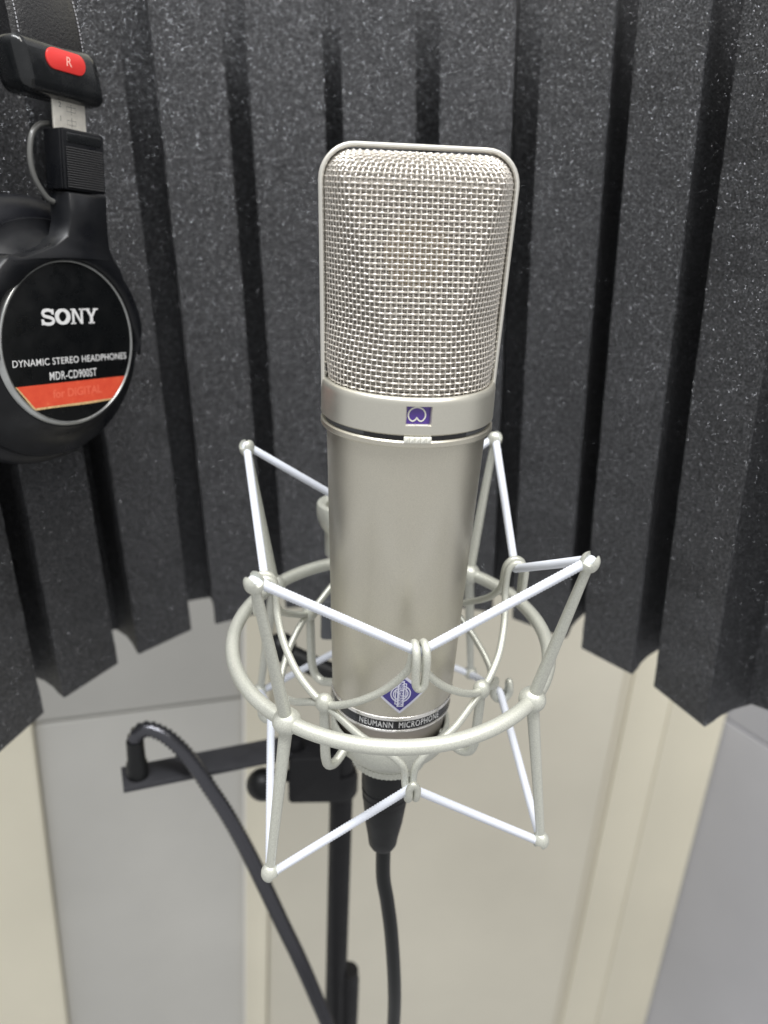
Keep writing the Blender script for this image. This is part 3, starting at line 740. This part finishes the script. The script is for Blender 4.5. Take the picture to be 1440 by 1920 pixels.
# S
sp = catmull([(2.3, 4.3), (1.7, 5.1), (.2, 5.5), (-1.6, 5.2), (-2.2, 4.2), (-1.6, 3.35), (.3, 2.9), (2.0, 2.35), (2.55, 1.4), (1.8, .55), (0, .3), (-1.9, .7), (-2.5, 1.7)], 4)
S_off = -10.6
ribbon(mb, [(p.x+S_off, p.y+b0) for p in sp], 1.15, z0, z1)
prism(mb, [(S_off+2.0, b0+3.8), (S_off+2.75, b0+3.8), (S_off+2.75, b0+5.8), (S_off+2.0, b0+5.8)], z0, z1+.01)
prism(mb, [(S_off-2.9, b0), (S_off-2.15, b0), (S_off-2.15, b0+2.1), (S_off-2.9, b0+2.1)], z0, z1+.01)
# O
n = 40; wl = [1.0+.75*abs(math.cos(2*PI*i/n)) for i in range(n)]
ribbon(mb, [(-3.6+2.75*math.cos(2*PI*i/n), b0+2.95+2.45*math.sin(2*PI*i/n)) for i in range(n)], wl, z0, z1, closed=True)
# N
x = 3.6
for sx, y0, y1 in ((-2.1, 0, H), (2.1, 0, H)): prism(mb, [(x+sx-.45, b0+y0), (x+sx+.45, b0+y0), (x+sx+.45, b0+y1), (x+sx-.45, b0+y1)], z0, z1)
prism(mb, [(x+1.5, b0), (x+2.4, b0), (x-1.2, b0+H), (x-2.5, b0+H)], z0, z1+.01)
serif(x-2.1, b0+.3, 2.3); serif(x+2.1, b0+H-.3, 2.3); serif(x-2.3, b0+H-.3, 1.8)
# Y
x = 10.6
prism(mb, [(x-.65, b0), (x+.65, b0), (x+.65, b0+2.8), (x-.65, b0+2.8)], z0, z1)
prism(mb, [(x-.65, b0+2.6), (x+.5, b0+2.6), (x-1.5, b0+H), (x-3.0, b0+H)], z0, z1+.01)
prism(mb, [(x-.2, b0+2.4), (x+.65, b0+2.6), (x+2.7, b0+H), (x+1.6, b0+H)], z0, z1+.012)
serif(x, b0+.3, 2.8); serif(x-2.3, b0+H-.3, 2.9); serif(x+2.2, b0+H-.3, 2.4)
mb.xf(lambda x, y, z: (x*.98, y, z)); mb.build('lettering', 'print', pl, smooth=False)
mb = text_mb('DYNAMIC STEREO HEADPHONES', 3.7, .03, .01, 1.06, sx=.95); mb.xf(lambda x, y, z: (x+.2, y-6.5, z-.2)); mb.build('lettering', 'print', pl, smooth=False)
mb = text_mb('MDR-CD900ST', 4.5, .03, .01, 1.06, sx=.76); mb.xf(lambda x, y, z: (x+.0, y-12.2, z-.2)); mb.build('lettering', 'print', pl, smooth=False)
# sticker
def chord(y): return math.sqrt(max(0, 30.4**2-y*y))
ya, yb = -14.9, -23.6
right = [(chord(y)-.1, y) for y in np.linspace(yb, ya, 8)]; poly = [(-19.0, yb)]+right+[(-26.3, ya)]
mb = MB(); prism(mb, poly, -.3, -.12); stk = mb.build('sticker', 'sticker', pl, smooth=False)
mb = MB(); prism(mb, [(-19.6, yb-.9), (-10, yb-.75), (5, yb-1.0), (chord(yb-.6)-.2, yb-.6), (chord(yb)-.1, yb+.15), (-18.8, yb+.15)], -.3, -.14); mb.build('sticker_edge', 'stickeredge', pl, smooth=False)
mb = MB(); prism(mb, [(-26.9, ya), (-26.1, ya), (-18.7, yb), (-19.7, yb-.4)][::-1], -.3, -.13); mb.build('sticker_edge', 'stickeredge', pl, smooth=False)
mb = text_mb('for DIGITAL', 4.6, .01, .03, 1.0); mb.xf(lambda x, y, z: (x+1.5, y-19.2, z-.1)); mb.build('lettering', 'ghost', stk, smooth=False)
# yoke: arc arms round the cup joined to the stem
out = []
def pa(r, d): return (r*math.cos(math.radians(d)), r*math.sin(math.radians(d)))
outer = [pa(33.9+3.0*math.sin(min(1, (d+9)/22)*PI/2), d) for d in np.linspace(-9, 42, 18)]
yk = outer+[(26.0, 28.6), (22.4, 32.4), (20.6, 37), (20.2, 43), (20.2, 56.2)]+[(1.6, 56.2), (1.4, 46), (-.2, 40.5), (-6, 36.8), (-13, 34.2), (-20, 32)]
yk += [pa(41.5, d) for d in np.linspace(128, 189, 16)]+[pa(31.6+(2.6*min(1, (d-135)/12) if d > 135 else 0)+(2.4*min(1, (12-d)/14) if d < 12 else 0), d) for d in np.linspace(189, -9, 80)]
mb = MB(); n = len(yk); zt, zb_ = 1.6, -9.0
ins = inset(yk, .8); vs = [(x, y, zb_) for x, y in yk]+[(x, y, zt-.9) for x, y in yk]+[(x, y, zt) for x, y in ins]
fs = []
for i in range(2):
    for k in range(n): q = (k+1) % n; fs.append((i*n+k, i*n+q, (i+1)*n+q, (i+1)*n+k))
import bmesh
from mathutils.geometry import tessellate_polygon
for tri in tessellate_polygon([[Vector((x, y, 0)) for x, y in yk]]):
    fs.append(tuple(tri[::-1])); fs.append(tuple(2*n+t for t in tri))
mb.add(vs, fs)
yo = mb.build('yoke', 'hpblack', hp, sharp=50)
bm = bmesh.new(); bm.from_mesh(yo.data); bmesh.ops.recalc_face_normals(bm, faces=bm.faces); bm.to_mesh(yo.data); bm.free()
# slider housing with fine ribs
mb = MB(); prism(mb, rrect(1.2, 20.8, 56.9, 78.6, 1.0, 3), -9.5, .4, .6); prism(mb, rrect(.4, 2.2, 57.2, 78.2, .4, 2), -8.5, -.3, .3); ho = mb.build('slider_housing', 'hpblack', hp, sharp=30)
mb = MB()
for k in range(17):
    y = 58.0+k*.86; prism(mb, [(2.6, y), (19.8, y), (19.8, y+.40), (2.6, y+.40)], .3, .85, .1)
mb.build('grip_ribs', 'rib', ho, smooth=False)
mb = MB(); prism(mb, rrect(3.0, 19.4, 73.8, 77.2, .4, 2), .3, .7, .2); mb.build('grip_rim', 'hpgloss', ho, sharp=30)
# steel slider with marks
mb = MB(); prism(mb, rrect(-1.2, 13.8, 74, 95, .4, 2), -1.6, -.8, .2); mb.xf(lambda x, y, z: (x+3.6, y, z-4.2)); sl = mb.build('steel_slider', 'slider', hp, sharp=30)
mb = MB()
for y in (85.2, 80.6):
    ribbon(mb, [(5.0, y-.8), (9.2, y-.8), (9.2, y+.8), (5.0, y+.8)], .16, -.82, -.77, closed=True)
    ribbon(mb, [(7.1, y-1.8), (7.1, y+1.8)], .16, -.82, -.76)
mb.xf(lambda x, y, z: (x+3.6, y+.9, z-4.2)); mb.build('slider_marks', 'engrave', sl, smooth=False)
for tx, yy in (('2', 86.2), ('1', 81.4)):
    mb = text_mb(tx, 2.6, .02, .0); mb.xf(lambda x, y, z: (x+5.6, y+yy+.9, z-4.99)); mb.build('lettering', 'engrave', sl, smooth=False)
# end cap: rounded shell
def cap_shell(mb):
    st_ = []
    base = rrect(-15.5, 22.0, 88.0, 107.0, 4.5, 7); n = len(base)
    for z, d in ((-14, 1.5), (-12.5, .2), (-6, 0), (-2.5, .2), (-.6, 1.0), (.5, 2.4), (1.0, 4.2)):
        st_.append([(x, y, z) for x, y in inset(base, d)])
    vs = [p for r in st_ for p in r]; fs = []
    for i in range(len(st_)-1):
        for k in range(n): q = (k+1) % n; fs.append((i*n+k, i*n+q, (i+1)*n+q, (i+1)*n+k))
    fs.append(tuple(range(n))[::-1]); fs.append(tuple((len(st_)-1)*n+k for k in range(n)))
    # lower edge swells forward like the moulded lip
    vs = [(x, y+(1.2*math.sin((x+15)/37*PI) if y < 97 else 0), z-(.06*max(0, y-98))) for x, y, z in vs]
    mb.add([(x-(y-97)*.22+(.6 if x > 0 else 1.0), y, z) for x, y, z in vs], fs)
mb = MB(); cap_shell(mb); cp = mb.build('end_cap', 'hpgloss', hp, sharp=45)
mb = MB(); prism(mb, rrect(-4.2, 13.2, 97.2, 104.3, 3.5, 8), .6, 1.5, .35); mk = mb.build('side_marker', 'red', cp, sharp=30)
mb = text_mb('R', 4.4, .02, .02); mb.xf(lambda x, y, z: (x+5.4, y+100.7, z+1.5)); mb.build('lettering', 'redprint', mk, smooth=False)
# leather headband
mb = MB(); vs = []; fs = []; rows = 24; cols = 12
for i in range(rows+1):
    t = i/rows; y = 104+60*t; zc_ = -3-22*t*t; dx = -2.0-6*t
    for k in range(cols+1):
        u = k/cols; x = -12.5+31.5*u+dx; bulge = 2.6*math.sin(PI*u)**.5
        vs.append((x, y, zc_+bulge))
nb = len(vs); vs += [(x, y, z-6) for x, y, z in vs]
for i in range(rows):
    for k in range(cols):
        a_ = i*(cols+1)+k; fs.append((a_, a_+1, a_+cols+2, a_+cols+1)); fs.append((nb+a_, nb+a_+cols+1, nb+a_+cols+2, nb+a_+1))
    a_ = i*(cols+1); fs.append((a_, a_+cols+1, nb+a_+cols+1, nb+a_)); a_ += cols; fs.append((a_, nb+a_, nb+a_+cols+1, a_+cols+1))
mb.add(vs, fs); hb = mb.build('headband', 'leather', hp, sharp=60)
mb = MB()
for u, sgn in ((.07, 1), (.95, 1)):
    for i in range(46):
        t0 = i/46; t1 = t0+.013
        pp = []
        for t in (t0, t1):
            y = 104+60*t; zc_ = -3-22*t*t; dx = -2.0-6*t; x = -12.5+31.5*u+dx; pp.append((x, y, zc_+2.6*math.sin(PI*u)**.5+.12))
        tube(mb, pp, .22, 5)
sti = mb.build('stitching', 'stitch', hb, smooth=False); sti['kind'] = 'stuff'
# short lead bridging cap and yoke
P = catmull([(3.5, 80.5, -9.5), (-1.5, 79.2, -8.6), (-5.5, 75, -8), (-7.0, 67, -7.8), (-5.6, 60, -7.6), (-1.6, 54.2, -7.2), (1.5, 52.5, -6.8)], 8)
mb = MB(); tube(mb, P, 1.05, 12); mb.build('lead', 'thin', hp, sharp=None)
